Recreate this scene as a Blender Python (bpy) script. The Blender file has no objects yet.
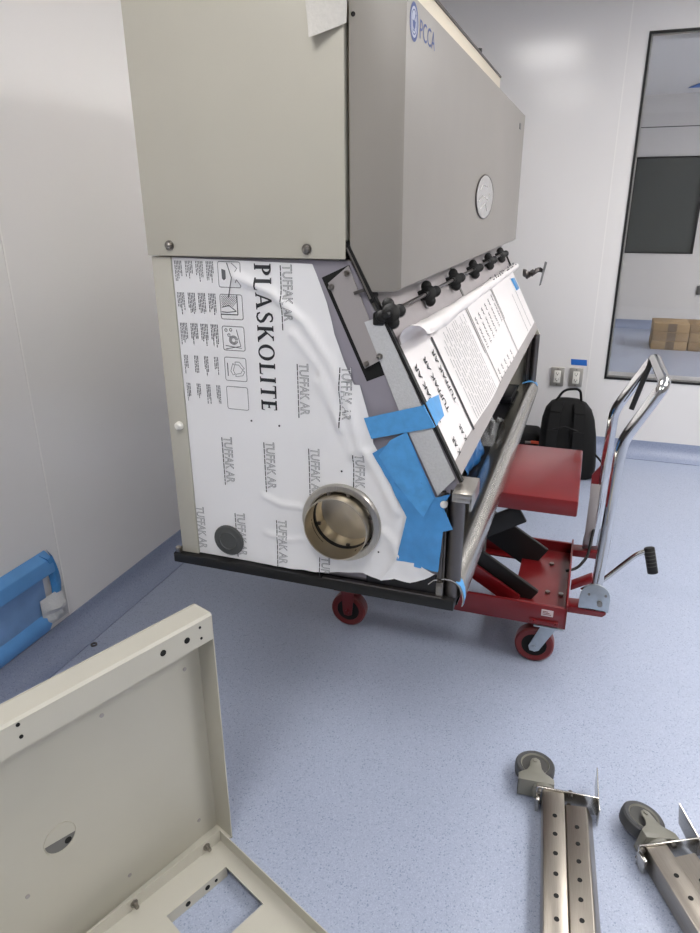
import bpy, bmesh, math, random
from mathutils import Vector, Matrix, noise
random.seed(7)
SC = bpy.context.scene
COL = SC.collection
PI = math.pi
V = Vector

# ------------------------------------------------------------------ materials
def lin(c):
    return c / 12.92 if c <= .04045 else ((c + .055) / 1.055) ** 2.4
def rgb(r, g, b):
    return (lin(r / 255), lin(g / 255), lin(b / 255), 1)
M = {}
def mat(name, col, rough=.5, metal=0., spec=.5, noise_amt=0., noise_scale=20., bump=0., bump_scale=60., trans=0., alpha=1., stretch=None, coat=0.):
    m = bpy.data.materials.new(name); m.use_nodes = True
    nt = m.node_tree; b = nt.nodes['Principled BSDF']
    b.inputs['Base Color'].default_value = col
    b.inputs['Roughness'].default_value = rough
    b.inputs['Metallic'].default_value = metal
    b.inputs['Specular IOR Level'].default_value = spec
    b.inputs['Transmission Weight'].default_value = trans
    b.inputs['Alpha'].default_value = alpha
    b.inputs['Coat Weight'].default_value = coat
    tc = nt.nodes.new('ShaderNodeTexCoord'); src = tc.outputs['Object']
    if stretch:
        mp = nt.nodes.new('ShaderNodeMapping'); mp.inputs['Scale'].default_value = stretch
        nt.links.new(src, mp.inputs['Vector']); src = mp.outputs['Vector']
    if noise_amt:
        n = nt.nodes.new('ShaderNodeTexNoise'); n.inputs['Scale'].default_value = noise_scale; n.inputs['Detail'].default_value = 5
        nt.links.new(src, n.inputs['Vector'])
        r = nt.nodes.new('ShaderNodeValToRGB')
        a, z = 1 - noise_amt, 1 + noise_amt
        r.color_ramp.elements[0].position = .3; r.color_ramp.elements[1].position = .7
        r.color_ramp.elements[0].color = tuple(min(1, c * a) for c in col[:3]) + (1,)
        r.color_ramp.elements[1].color = tuple(min(1, c * z) for c in col[:3]) + (1,)
        nt.links.new(n.outputs['Fac'], r.inputs['Fac']); nt.links.new(r.outputs['Color'], b.inputs['Base Color'])
    if bump:
        n2 = nt.nodes.new('ShaderNodeTexNoise'); n2.inputs['Scale'].default_value = bump_scale; n2.inputs['Detail'].default_value = 3
        nt.links.new(src, n2.inputs['Vector'])
        bp = nt.nodes.new('ShaderNodeBump'); bp.inputs['Strength'].default_value = bump; bp.inputs['Distance'].default_value = .004
        nt.links.new(n2.outputs['Fac'], bp.inputs['Height']); nt.links.new(bp.outputs['Normal'], b.inputs['Normal'])
    M[name] = m
    return m
def emit(name, col, s):
    m = bpy.data.materials.new(name); m.use_nodes = True
    nt = m.node_tree; nt.nodes.remove(nt.nodes['Principled BSDF'])
    e = nt.nodes.new('ShaderNodeEmission'); e.inputs['Color'].default_value = col; e.inputs['Strength'].default_value = s
    nt.links.new(e.outputs[0], nt.nodes['Material Output'].inputs['Surface']); M[name] = m
def floor_mat(name, col, light, dark, rough):
    m = bpy.data.materials.new(name); m.use_nodes = True
    nt = m.node_tree; b = nt.nodes['Principled BSDF']; b.inputs['Roughness'].default_value = rough
    tc = nt.nodes.new('ShaderNodeTexCoord')
    def vor(scale, lo, hi):
        v = nt.nodes.new('ShaderNodeTexVoronoi'); v.inputs['Scale'].default_value = scale
        nt.links.new(tc.outputs['Object'], v.inputs['Vector'])
        r = nt.nodes.new('ShaderNodeValToRGB'); r.color_ramp.elements[0].position = lo; r.color_ramp.elements[1].position = hi
        nt.links.new(v.outputs['Color'], r.inputs['Fac']); return r.outputs['Color']
    def mix(fac, a, bcol, k):
        x = nt.nodes.new('ShaderNodeMix'); x.data_type = 'RGBA'
        mu = nt.nodes.new('ShaderNodeMath'); mu.operation = 'MULTIPLY'; mu.inputs[1].default_value = k
        nt.links.new(fac, mu.inputs[0]); nt.links.new(mu.outputs[0], x.inputs[0])
        if isinstance(a, tuple): x.inputs[6].default_value = a
        else: nt.links.new(a, x.inputs[6])
        x.inputs[7].default_value = bcol
        return x.outputs[2]
    c1 = mix(vor(430, .55, .85), col, light, .60)
    c2 = mix(vor(330, .74, .90), c1, dark, .62)
    n = nt.nodes.new('ShaderNodeTexNoise'); n.inputs['Scale'].default_value = 2.2; n.inputs['Detail'].default_value = 4
    nt.links.new(tc.outputs['Object'], n.inputs['Vector'])
    r = nt.nodes.new('ShaderNodeValToRGB'); r.color_ramp.elements[0].position = .55; r.color_ramp.elements[1].position = .85
    nt.links.new(n.outputs['Fac'], r.inputs['Fac'])
    c3 = mix(r.outputs['Color'], c2, dark, .22)
    nt.links.new(c3, b.inputs['Base Color']); M[name] = m

mat('wall', rgb(228, 226, 225), .16, spec=.5, noise_amt=.012, noise_scale=1.5)
mat('wall_plain', rgb(226, 224, 222), .35)
mat('wall_side', rgb(140, 138, 136), .4)  # unseen walls greyed to cut bounce light and deepen the shade
mat('ceiling', rgb(235, 233, 230), .7)
floor_mat('floor', rgb(163, 172, 193), rgb(186, 195, 212), rgb(114, 127, 153), .30)
floor_mat('cove', rgb(143, 153, 178), rgb(160, 169, 190), rgb(112, 122, 146), .34)  # floor vinyl colour darkened to stand in for the cove's weaker light
mat('gasket', rgb(20, 20, 20), .45)
mat('white_trim', rgb(232, 230, 228), .3)
mat('beige', rgb(193, 189, 175), .42, noise_amt=.015, noise_scale=9, bump=.02, bump_scale=500)
mat('beige_light', rgb(190, 187, 175), .42, noise_amt=.015, noise_scale=9)
mat('cream', rgb(226, 216, 196), .45)
mat('hood_grey', rgb(148, 143, 136), .42, noise_amt=.02, noise_scale=7, bump=.02, bump_scale=400)
mat('lavender', rgb(150, 146, 155), .28, noise_amt=.04, noise_scale=14)
mat('sash_grey', rgb(172, 166, 167), .3, noise_amt=.05, noise_scale=10)
mat('plate_grey', rgb(160, 155, 154), .4)
mat('black', rgb(15, 15, 15), .5, noise_amt=.1)
mat('black_gloss', rgb(20, 21, 25), .28, noise_amt=.08)
mat('knob_black', rgb(15, 15, 15), .38)
mat('grey_rubber', rgb(76, 78, 78), .6)
mat('film_white', rgb(238, 238, 239), .42, bump=.12, bump_scale=30)
mat('paper_white', rgb(236, 232, 231), .5, bump=.05, bump_scale=40)
mat('ink', rgb(44, 46, 50), .6)
mat('ink_soft', rgb(104, 106, 110), .6)
mat('ink_white', rgb(234, 234, 235), .5)
mat('foam', rgb(196, 197, 198), .6, noise_amt=.06, noise_scale=220, bump=.3, bump_scale=300)
mat('mask_paper', rgb(206, 203, 196), .7, noise_amt=.04, noise_scale=160, bump=.2, bump_scale=200)
mat('blue_tape', rgb(84, 158, 218), .42, noise_amt=.08, noise_scale=60, bump=.1, bump_scale=90)
mat('blue_tape_dark', rgb(76, 148, 210), .4, noise_amt=.1, noise_scale=20, bump=.35, bump_scale=40)
mat('blue_plastic', rgb(44, 100, 158), .3, noise_amt=.1, noise_scale=20)
mat('blue_wall_tape', rgb(40, 108, 196), .5, noise_amt=.05, noise_scale=60)
mat('blue_film', rgb(120, 156, 202), .3, noise_amt=.12, noise_scale=9, bump=.2, bump_scale=20)
mat('blue_band', rgb(96, 156, 216), .4, noise_amt=.05, noise_scale=14, bump=.08, bump_scale=30)
mat('steel', rgb(190, 186, 178), .30, 1., noise_amt=.07, noise_scale=9, stretch=(60, 60, 3))
mat('steel_y', rgb(196, 193, 187), .26, 1., noise_amt=.06, noise_scale=9, stretch=(60, 2, 60))
mat('steel_leg', rgb(166, 159, 149), .34, 1., noise_amt=.08, noise_scale=9, stretch=(90, 3, 90))
mat('steel_dark', rgb(112, 108, 106), .4, 1.)
mat('steel_warm', rgb(204, 195, 178), .34, 1., noise_amt=.12, noise_scale=7)
mat('plate_steel', rgb(196, 192, 184), .42, .8)
mat('chrome', rgb(214, 214, 214), .07, 1.)
mat('zinc', rgb(184, 192, 198), .32, .85, noise_amt=.06, noise_scale=60)
mat('screw', rgb(150, 146, 140), .3, 1.)
mat('red', rgb(114, 18, 23), .30, noise_amt=.06, noise_scale=9, coat=.3)
mat('red_wheel', rgb(112, 34, 34), .35)
mat('label_white', rgb(214, 200, 200), .5)
mat('white_plastic', rgb(232, 230, 222), .35)
mat('bag_black', rgb(8, 8, 9), .9, noise_amt=.15, noise_scale=220, bump=.2, bump_scale=400)
mat('orange', rgb(220, 88, 56), .6)
mat('fork_grey', rgb(122, 121, 112), .42, noise_amt=.04)
mat('tyre_grey', rgb(64, 65, 67), .55)
mat('hub_dark', rgb(64, 64, 62), .5)
mat('cardboard', rgb(168, 142, 104), .75, noise_amt=.08, noise_scale=14)
mat('card_dark', rgb(158, 132, 96), .75, noise_amt=.1, noise_scale=20)
mat('strap_dark', rgb(120, 102, 78), .5)
mat('dark_glass', rgb(82, 86, 84), .12, spec=.6)
mat('dark_glass_light', rgb(84, 88, 88), .12, spec=.6)
mat('white_shell', rgb(214, 214, 212), .4)
mat('logo_blue', rgb(74, 92, 150), .5)
mat('logo_white', rgb(196, 200, 214), .5)
mat('hole', rgb(10, 10, 10), .8)
mat('mid_grey', rgb(110, 110, 108), .5)
mat('port_film', rgb(176, 174, 171), .18, noise_amt=.06, noise_scale=20, bump=.5, bump_scale=24)
mat('clear', rgb(235, 236, 238), .14, trans=.75, alpha=.6)
emit('lamp', (1, .972, .945, 1), 11)
emit('lamp_far', (1, .97, .95, 1), 24)
def glass():
    m = bpy.data.materials.new('pane'); m.use_nodes = True
    nt = m.node_tree; nt.nodes.remove(nt.nodes['Principled BSDF'])
    t = nt.nodes.new('ShaderNodeBsdfTransparent'); t.inputs[0].default_value = (.87, .87, .86, 1)
    g = nt.nodes.new('ShaderNodeBsdfGlossy'); g.inputs['Roughness'].default_value = .02
    f = nt.nodes.new('ShaderNodeFresnel'); f.inputs[0].default_value = 1.5
    x = nt.nodes.new('ShaderNodeMixShader')
    nt.links.new(f.outputs[0], x.inputs[0]); nt.links.new(t.outputs[0], x.inputs[1]); nt.links.new(g.outputs[0], x.inputs[2])
    nt.links.new(x.outputs[0], nt.nodes['Material Output'].inputs['Surface']); M['pane'] = m
glass()

# ------------------------------------------------------------------ mesh builder
OFF = {}
class MB:
    def __init__(s): s.bm = bmesh.new()
    def add(s, t):
        me = bpy.data.meshes.new('tmp'); t.to_mesh(me); t.free(); s.bm.from_mesh(me); bpy.data.meshes.remove(me); return s
    def box(s, x0, x1, y0, y1, z0, z1, bev=0., mtx=None, seg=2):
        t = bmesh.new(); bmesh.ops.create_cube(t, size=1)
        bmesh.ops.scale(t, vec=(x1 - x0, y1 - y0, z1 - z0), verts=t.verts)
        bmesh.ops.translate(t, vec=((x0 + x1) / 2, (y0 + y1) / 2, (z0 + z1) / 2), verts=t.verts)
        if bev: bmesh.ops.bevel(t, geom=t.edges[:], offset=bev, segments=seg, affect='EDGES', profile=.5)
        if mtx: bmesh.ops.transform(t, matrix=mtx, verts=t.verts)
        return s.add(t)
    def prism(s, pts, ext, bev=0., seg=2):
        # pts: closed 3D polygon, ext: extrusion vector
        t = bmesh.new(); vs = [t.verts.new(p) for p in pts]; f = t.faces.new(vs)
        r = bmesh.ops.extrude_face_region(t, geom=[f]); nv = [g for g in r['geom'] if isinstance(g, bmesh.types.BMVert)]
        bmesh.ops.translate(t, vec=V(ext), verts=nv)
        bmesh.ops.recalc_face_normals(t, faces=t.faces)
        if bev: bmesh.ops.bevel(t, geom=t.edges[:], offset=bev, segments=seg, affect='EDGES', profile=.5)
        return s.add(t)
    def poly(s, pts):
        t = bmesh.new(); t.faces.new([t.verts.new(p) for p in pts]); return s.add(t)
    def cyl(s, p0, p1, r, r2=None, n=24, caps=True, bev=0.):
        p0, p1 = V(p0), V(p1); d = p1 - p0; t = bmesh.new()
        bmesh.ops.create_cone(t, cap_ends=caps, cap_tris=False, segments=n, radius1=r, radius2=r if r2 is None else r2, depth=d.length)
        if bev:
            es = [e for e in t.edges if abs(e.verts[0].co.z - e.verts[1].co.z) < 1e-6]
            bmesh.ops.bevel(t, geom=es, offset=bev, segments=2, affect='EDGES', profile=.5)
        q = V((0, 0, 1)).rotation_difference(d.normalized()).to_matrix().to_4x4()
        bmesh.ops.transform(t, matrix=Matrix.Translation((p0 + p1) / 2) @ q, verts=t.verts)
        return s.add(t)
    def tube(s, path, r, n=12, closed=False, caps=True):
        path = [V(p) for p in path]; t = bmesh.new(); rings = []; up = None
        N = len(path)
        for i, p in enumerate(path):
            a = path[(i - 1) % N] if (closed or i) else p; b = path[(i + 1) % N] if (closed or i < N - 1) else p
            d = (b - a).normalized()
            if up is None:
                up = d.orthogonal().normalized()
            up = (up - d * up.dot(d)).normalized(); w = d.cross(up)
            rr = r[i] if isinstance(r, (list, tuple)) else r
            rings.append([t.verts.new(p + up * math.cos(2 * PI * k / n) * rr + w * math.sin(2 * PI * k / n) * rr) for k in range(n)])
        for i in range(N if closed else N - 1):
            A, B = rings[i], rings[(i + 1) % N]
            for k in range(n): t.faces.new((A[k], A[(k + 1) % n], B[(k + 1) % n], B[k]))
        if caps and not closed: t.faces.new(rings[0][::-1]); t.faces.new(rings[-1])
        bmesh.ops.recalc_face_normals(t, faces=t.faces)
        return s.add(t)
    def lathe(s, prof, o, ax, n=40, closed=True):
        # prof: (radius, height along ax)
        o, ax = V(o), V(ax).normalized(); u = ax.orthogonal().normalized(); w = ax.cross(u); t = bmesh.new(); R = []
        for k in range(n):
            a = 2 * PI * k / n; e = u * math.cos(a) + w * math.sin(a)
            R.append([t.verts.new(o + e * r + ax * h) for r, h in prof])
        m = len(prof)
        for k in range(n):
            A, B = R[k], R[(k + 1) % n]
            for i in range(m if closed else m - 1): t.faces.new((A[i], B[i], B[(i + 1) % m], A[(i + 1) % m]))
        bmesh.ops.recalc_face_normals(t, faces=t.faces)
        return s.add(t)
    def strip(s, rows):
        # grid of points
        t = bmesh.new(); vs = [[t.verts.new(p) for p in r] for r in rows]
        for i in range(len(vs) - 1):
            for j in range(len(vs[0]) - 1): t.faces.new((vs[i][j], vs[i + 1][j], vs[i + 1][j + 1], vs[i][j + 1]))
        return s.add(t)
    def raw(s, vs, fs):
        t = bmesh.new(); q = [t.verts.new(p) for p in vs]
        for f in fs:
            try: t.faces.new([q[i] for i in f])
            except ValueError: pass
        return s.add(t)
    def build(s, name, m, parent=None, smooth=35, solid=0., loc=None):
        bm = s.bm
        if smooth:
            bm.normal_update()
            for f in bm.faces: f.smooth = True
            for e in bm.edges:
                e.smooth = not (len(e.link_faces) == 2 and e.calc_face_angle(0) > math.radians(smooth))
        off = V((0, 0, 0))
        if parent is not None: off = OFF[parent.name]
        elif loc is not None: off = V(loc)
        me = bpy.data.meshes.new(name)
        bmesh.ops.translate(bm, vec=-off, verts=bm.verts); bm.to_mesh(me); bm.free()
        me.materials.append(M[m])
        o = bpy.data.objects.new(name, me); COL.objects.link(o)
        if parent is not None: o.parent = parent
        else: o.location = off
        OFF[o.name] = off
        if solid:
            md = o.modifiers.new('thickness', 'SOLIDIFY'); md.thickness = solid; md.offset = 0
        return o
def tag(o, label, cat, group=None):
    o['label'] = label; o['category'] = cat
    if group: o['group'] = group
    return o
def struct(o): o['kind'] = 'structure'; return o
def empty(name, loc):
    o = bpy.data.objects.new(name, None); COL.objects.link(o); o.location = loc; o.empty_display_size = .05; OFF[o.name] = V(loc); return o
def thing(name, loc, label, cat, group=None): return tag(empty(name, loc), label, cat, group)
def copy_tree(o, parent=None):
    c = o.copy(); COL.objects.link(c); c.parent = parent
    for ch in list(o.children): copy_tree(ch, c)
    return c

# ---- text as flat polygons
def text_polys(body, size, offset=0., sx=1.):
    cu = bpy.data.curves.new('t', 'FONT'); cu.body = body; cu.size = size; cu.offset = offset; cu.resolution_u = 3
    o = bpy.data.objects.new('t', cu); COL.objects.link(o)
    dg = bpy.context.evaluated_depsgraph_get(); dg.update()
    me = o.evaluated_get(dg).to_mesh()
    vs = [(v.co.x * sx, v.co.y) for v in me.vertices]; fs = [tuple(p.vertices) for p in me.polygons]
    o.evaluated_get(dg).to_mesh_clear(); bpy.data.objects.remove(o); bpy.data.curves.remove(cu)
    return vs, fs

# =================================================================== ROOM
XL, YB, XR, YF, ZC = -1.56, 4.11, 3.2, -2.3, 2.44
struct(MB().box(XL - .1, XR + .1, YF - .1, YB, -.05, 0).build('floor', 'floor'))
struct(MB().box(XL - .1, XR + .1, YF - .1, YB + .12, ZC, ZC + .05).build('ceiling', 'ceiling'))
struct(MB().box(XL - .1, XL, YF - .1, YB, 0, ZC).build('wall_left', 'wall'))
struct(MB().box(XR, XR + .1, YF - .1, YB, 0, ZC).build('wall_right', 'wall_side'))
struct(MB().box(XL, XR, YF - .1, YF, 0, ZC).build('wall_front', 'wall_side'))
WX0, WX1, WZ0, WZ1 = .123, 1.62, .452, 2.156
w = MB(); w.box(XL - .1, WX0, YB, YB + .12, 0, ZC); w.box(WX1, XR + .1, YB, YB + .12, 0, ZC)
w.box(WX0, WX1, YB, YB + .12, 0, WZ0); w.box(WX0, WX1, YB, YB + .12, WZ1, ZC)
struct(w.build('wall_back', 'wall'))
# coved vinyl skirting
def cove_prof(h=.095, r=.07):
    p = [(0, h), (.004, h)]
    for k in range(9):
        a = PI / 2 * k / 8
        p.append((.004 + r * (1 - math.cos(a)), r * (1 - math.sin(a)) + .003))
    p += [(.004 + r, .0), (0, 0)]
    return p
pr = cove_prof()
b = MB(); b.prism([(XL + d, YF, z) for d, z in pr], (0, YB - YF, 0)); struct(b.build('baseboard_left', 'cove', smooth=40))
b = MB(); b.prism([(XL, YB - d, z) for d, z in pr], (XR - XL, 0, 0)); struct(b.build('baseboard_back', 'cove', smooth=40))
# panel joint strips
struct(MB().box(XL, XL + .0015, 1.555, 1.561, .096, ZC).build('trim_1', 'white_trim'))
struct(MB().box(.022, .028, YB - .0015, YB, .096, ZC).build('trim_2', 'white_trim'))
# window to the adjacent room
wr = empty('window_1', (WX0, YB, WZ0)); struct(wr)
g = MB(); t_ = .008
g.box(WX0 - t_, WX0 + .004, YB - .004, YB + .004, WZ0 - t_, WZ1 + t_); g.box(WX1 - .004, WX1 + t_, YB - .004, YB + .004, WZ0 - t_, WZ1 + t_)
g.box(WX0 + .004, WX1 - .004, YB - .004, YB + .004, WZ0 - t_, WZ0 + .003); g.box(WX0 + .004, WX1 - .004, YB - .004, YB + .004, WZ1 - .003, WZ1 + t_)
g.build('gasket', 'gasket', wr)
f = MB(); k = .012
f.box(WX0, WX0 + k, YB + .012, YB + .115, WZ0, WZ1); f.box(WX1 - k, WX1, YB + .012, YB + .115, WZ0, WZ1)
f.box(WX0 + k, WX1 - k, YB + .012, YB + .115, WZ0, WZ0 + k); f.box(WX0 + k, WX1 - k, YB + .012, YB + .115, WZ1 - k, WZ1)
f.build('window_frame', 'white_trim', wr)
MB().box(WX0 + .004, WX1 - .004, YB + .004, YB + .010, WZ0 + .003, WZ1 - .003).build('glass_pane', 'pane', wr)

# adjacent room beyond the window
FX0, FX1, FY0, FY1 = -1.2, 4.2, YB + .12, 8.75
struct(MB().box(FX0 - .1, FX1 + .1, FY0, FY1 + .1, -.05, 0).build('floor_beyond', 'floor'))
struct(MB().box(FX0 - .1, FX1 + .1, FY0, FY1 + .1, ZC, ZC + .05).build('ceiling_beyond', 'ceiling'))
DX0, DX1, DZ0, DZ1 = .29, .985, .85, 1.83
b = MB(); b.box(FX0, DX0, FY1, FY1 + .1, 0, ZC); b.box(DX1, FX1, FY1, FY1 + .1, 0, ZC)
b.box(DX0, DX1, FY1, FY1 + .1, 0, DZ0); b.box(DX0, DX1, FY1, FY1 + .1, DZ1, ZC); struct(b.build('wall_beyond', 'wall_plain'))
struct(MB().box(FX0 - .1, FX0, FY0, FY1, 0, ZC).build('wall_beyond_left', 'wall_plain'))
struct(MB().box(FX1, FX1 + .1, FY0, FY1, 0, ZC).build('wall_beyond_right', 'wall_plain'))
b = MB(); b.prism([(FX0, FY1 - d, z) for d, z in pr], (FX1 - FX0, 0, 0)); struct(b.build('baseboard_beyond', 'cove'))
struct(MB().box(FX0, FX1, FY1 - .003, FY1, 2.125, 2.135).build('trim_3', 'mid_grey'))
w2 = struct(empty('window_2', (DX0, FY1, DZ0)))
b = MB(); b.box(DX0 - .01, DX0 + .006, FY1 - .012, FY1 + .03, DZ0 - .01, DZ1 + .01); b.box(DX1 - .006, DX1 + .01, FY1 - .012, FY1 + .03, DZ0 - .01, DZ1 + .01)
b.box(DX0, DX1, FY1 - .012, FY1 + .03, DZ0 - .01, DZ0 + .006); b.box(DX0, DX1, FY1 - .012, FY1 + .03, DZ1 - .006, DZ1 + .01); b.build('gasket', 'gasket', w2)
MB().box(DX0, DX1, FY1 + .02, FY1 + .05, DZ0, DZ1).build('glass_pane', 'dark_glass', w2)

# ceiling lights
def light(x, y, sx, sy, label, m='lamp'):
    t = thing('ceiling_light', (x, y, ZC - .03), label, 'ceiling light', 'flush ceiling light panels')
    fr = MB(); e = .03
    for (a, b_, c, d) in ((-sx / 2 - e, -sx / 2, -sy / 2 - e, sy / 2 + e), (sx / 2, sx / 2 + e, -sy / 2 - e, sy / 2 + e), (-sx / 2, sx / 2, -sy / 2 - e, -sy / 2), (-sx / 2, sx / 2, sy / 2, sy / 2 + e)):
        fr.box(x + a, x + b_, y + c, y + d, ZC - .03, ZC, .003)
    fr.build('frame', 'white_trim', t)
    MB().box(x - sx / 2, x + sx / 2, y - sy / 2, y + sy / 2, ZC - .015, ZC - .001).build('diffuser', m, t)
LIGHTS = [(-0.5, 0.1, 0.5, 0.95, 'white ceiling light panel over the beige metal pan'),
          (-0.5, 2.2, 0.45, 0.9, 'white ceiling light panel above the hood cabinet'),
          (1.2, 3.05, 0.7, 1.2, 'white ceiling light panel nearest the window'),
          (1.35, 1.5, 0.7, 1.2, 'white ceiling light panel above the lift table handle'),
          (1.45, -0.8, 0.6, 1.2, 'white ceiling light panel over the caster legs side'),
          (2.6, 1.6, 0.6, 1.2, 'white ceiling light panel beside the right wall')]
for L in LIGHTS: light(*L)
light(3.3, 6.2, .9, 1.8, 'added unseen ceiling light panel brightening the room behind the window', 'lamp_far')  # lamp added out of view to brighten the next room

# =================================================================== CABINET
Y0, Y1 = 1.25, 3.08
cab = thing('compounding_hood_cabinet', (-.54, 2.16, .59), 'beige and grey hood cabinet with printed protective film raised on the red lift table', 'hood cabinet')
sp = MB().box(-.869, -.440, 1.240, 1.262, 1.301, 1.852, .002).build('side_panel', 'beige', cab)
def screw(x, z, y, parent, r=.0075, name='screw'):
    m = MB(); m.lathe([(0, .011), (r * .55, .0105), (r * .9, .008), (r, .004), (r, 0), (0, 0)], (x, y, z), (0, -1, 0), 16, False)
    m.cyl((x, y + .001, z), (x, y - .0015, z), r * 1.35, n=18)
    m.build(name, 'screw', parent)
screw(-.815, 1.321, 1.240, sp); screw(-.517, 1.318, 1.240, sp)
MB().box(-.869, -.440, 1.262, Y1, 1.301, 1.852, .002).build('upper_housing', 'cream', cab)
tl = MB().box(-.871, -.437, 1.238, Y1 + .002, 1.852, 1.858).build('top_lid', 'steel_dark', cab)
MB().cyl((-.445, 2.597, 1.857), (-.445, 2.597, 1.871), .008, n=12).build('bolt', 'black', tl)
po = MB().box(-.866, -.821, 1.247, 1.30, .617, 1.2985, .002).build('corner_post', 'beige_light', cab)
m = MB(); m.lathe([(0, .012), (.006, .0115), (.009, .008), (.0095, .002), (.0095, 0), (0, 0)], (-.838, 1.247, .938), (0, -1, 0), 18, False); m.build('plug', 'white_plastic', po)
MB().box(-.866, -.854, 1.30, 3.06, .617, 1.298).build('rear_panel', 'beige_light', cab)
# sloped front frame geometry:  X = -.43 + (1.305-z)*.523
sl = V((.4635, 0, -.8861)); nn = V((.8861, 0, .4635))
def sx(z): return -.43 + (1.305 - z) * .523
def onS(y, z, off=0.): return V((sx(z), y, z)) + nn * off
# lower side wall (clear grey sheet) with the duct hole
PC = V((-.456, 0, .757)); RC = .081
def holed(poly, y, step, hole=True, fn=None):
    t = bmesh.new(); t.faces.new([t.verts.new((x, y, z)) for x, z in poly])
    xs = [p[0] for p in poly]; zs = [p[1] for p in poly]
    for lo, hi, no in ((min(xs), max(xs), (1, 0, 0)), (min(zs), max(zs), (0, 0, 1))):
        q = lo + step
        while q < hi:
            co = (q, y, 0) if no[0] else (0, y, q)
            bmesh.ops.bisect_plane(t, geom=t.verts[:] + t.edges[:] + t.faces[:], plane_co=co, plane_no=no); q += step
    if hole:
        dl = [f for f in t.faces if (f.calc_center_median() - V((PC.x, y, PC.z))).length < RC]
        bmesh.ops.delete(t, geom=dl, context='FACES')
    if fn:
        for v in t.verts: v.co = fn(v.co)
    for f in t.faces:
        f.normal_update()
    bmesh.ops.recalc_face_normals(t, faces=t.faces)
    if sum(f.normal.y for f in t.faces) > 0: bmesh.ops.reverse_faces(t, faces=t.faces)
    return t
side_poly = [(-.821, .620), (-.821, 1.298), (-.436, 1.298), (sx(.86), .86), (-.243, .85), (-.243, .620)]
MB().add(holed(side_poly, 1.256, .0125)).build('side_sheet', 'lavender', cab, solid=.006)
far_poly = [(-.866, .617), (-.866, 1.298), (-.436, 1.298), (sx(.86), .86), (-.243, .85), (-.243, .617)]
MB().prism([(x, 3.066, z) for x, z in far_poly], (0, .014, 0)).build('far_end_panel', 'beige_light', cab)
MB().box(-.853, -.25, 1.262, 3.066, .622, .632).build('work_surface', 'black_gloss', cab)
tr = MB(); tr.box(-.884, -.203, 1.234, 3.09, .592, .617, .003); tray = tr.build('base_tray', 'black', cab)
e = MB(); e.box(-.50, -.228, 1.236, 1.246, .617, .6205); e.build('edge_strip', 'steel_dark', tray)
m = MB(); m.box(-.878, -.865, 1.236, 1.247, .617, .632, .002); m.build('corner_bracket', 'screw', tray)
# front hood
hp = [(-.434, 1.318), (-.396, 1.2455), (-.389, 1.243), (-.345, 1.245), (-.334, 1.251), (-.334, 1.717), (-.434, 1.717)]
hood = MB().prism([(x, 1.246, z) for x, z in hp], (0, 1.842, 0), .0025).build('front_hood', 'hood_grey', cab)
MB().cyl((-.4253, 1.2475, 1.689), (-.4253, 1.2452, 1.689), .0038, n=14).build('rivet_hole', 'hole', hood)
# oval view port
def oval(cy, cz, ry, rz, x, n=48): return [V((x, cy + ry * math.cos(2 * PI * k / n), cz + rz * math.sin(2 * PI * k / n))) for k in range(n)]
m = MB(); m.prism(oval(2.16, 1.412, .155, .058, -.334), (.004, 0, 0)); m.build('oval_cover', 'port_film', hood)
m = MB(); m.tube(oval(2.16, 1.412, .156, .059, -.331), .0022, 6, True); m.build('oval_rim', 'steel_dark', hood)
m = MB()
for pts in (((2.04, 1.40), (2.12, 1.415), (2.2, 1.405), (2.24, 1.42)), ((2.07, 1.38), (2.16, 1.395), (2.2, 1.372)), ((2.06, 1.43), (2.1, 1.445), (2.2, 1.44))):
    m.tube([(-.3293, a, b) for a, b in pts], .0010, 6)
m.build('crease_glare', 'paper_white', hood)  # white glare on the crumpled cover, drawn as thin white tubes
MB().box(-.334, -.3325, 2.915, 2.955, 1.655, 1.675).build('small_label', 'mid_grey', hood)
# emblem and lettering
def yz_text(mb, s, size, y, z, x, sx_=1., off=0.):
    vs, fs = text_polys(s, size, off, sx_); mb.raw([(x, y + a, z + b) for a, b in vs], fs)
def disc(mb, cy, cz, r0, r1, x, n=36):
    if r0: mb.raw([(x, cy + r * math.cos(2 * PI * k / n), cz + r * math.sin(2 * PI * k / n)) for k in range(n) for r in (r0, r1)], [(2 * k, 2 * k + 1, (2 * k + 3) % (2 * n), (2 * k + 2) % (2 * n)) for k in range(n)])
    else: mb.poly([(x, cy + r1 * math.cos(2 * PI * k / n), cz + r1 * math.sin(2 * PI * k / n)) for k in range(n)])
m = MB(); disc(m, 1.292, 1.680, .0, .0265, -.3336); m.build('emblem_ground', 'logo_white', hood, 0)
m = MB(); disc(m, 1.292, 1.680, .0225, .0285, -.3334); disc(m, 1.292, 1.680, .0165, .0185, -.3334)
m.poly([(-.3334, 1.292 + a, 1.680 + b) for a, b in ((-.011, .002), (.011, .002), (.008, -.007), (.003, -.010), (.006, -.013), (-.006, -.013), (-.003, -.010), (-.008, -.007))])
m.poly([(-.3334, 1.292 + a, 1.680 + b) for a, b in ((.001, .002), (.005, .002), (.012, .012), (.009, .014))])
m.build('emblem', 'logo_blue', hood, 0)
m = MB(); yz_text(m, 'PCCA', .042, 1.330, 1.664, -.3334, 1.12); m.build('maker_lettering', 'logo_blue', hood, 0)
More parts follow.
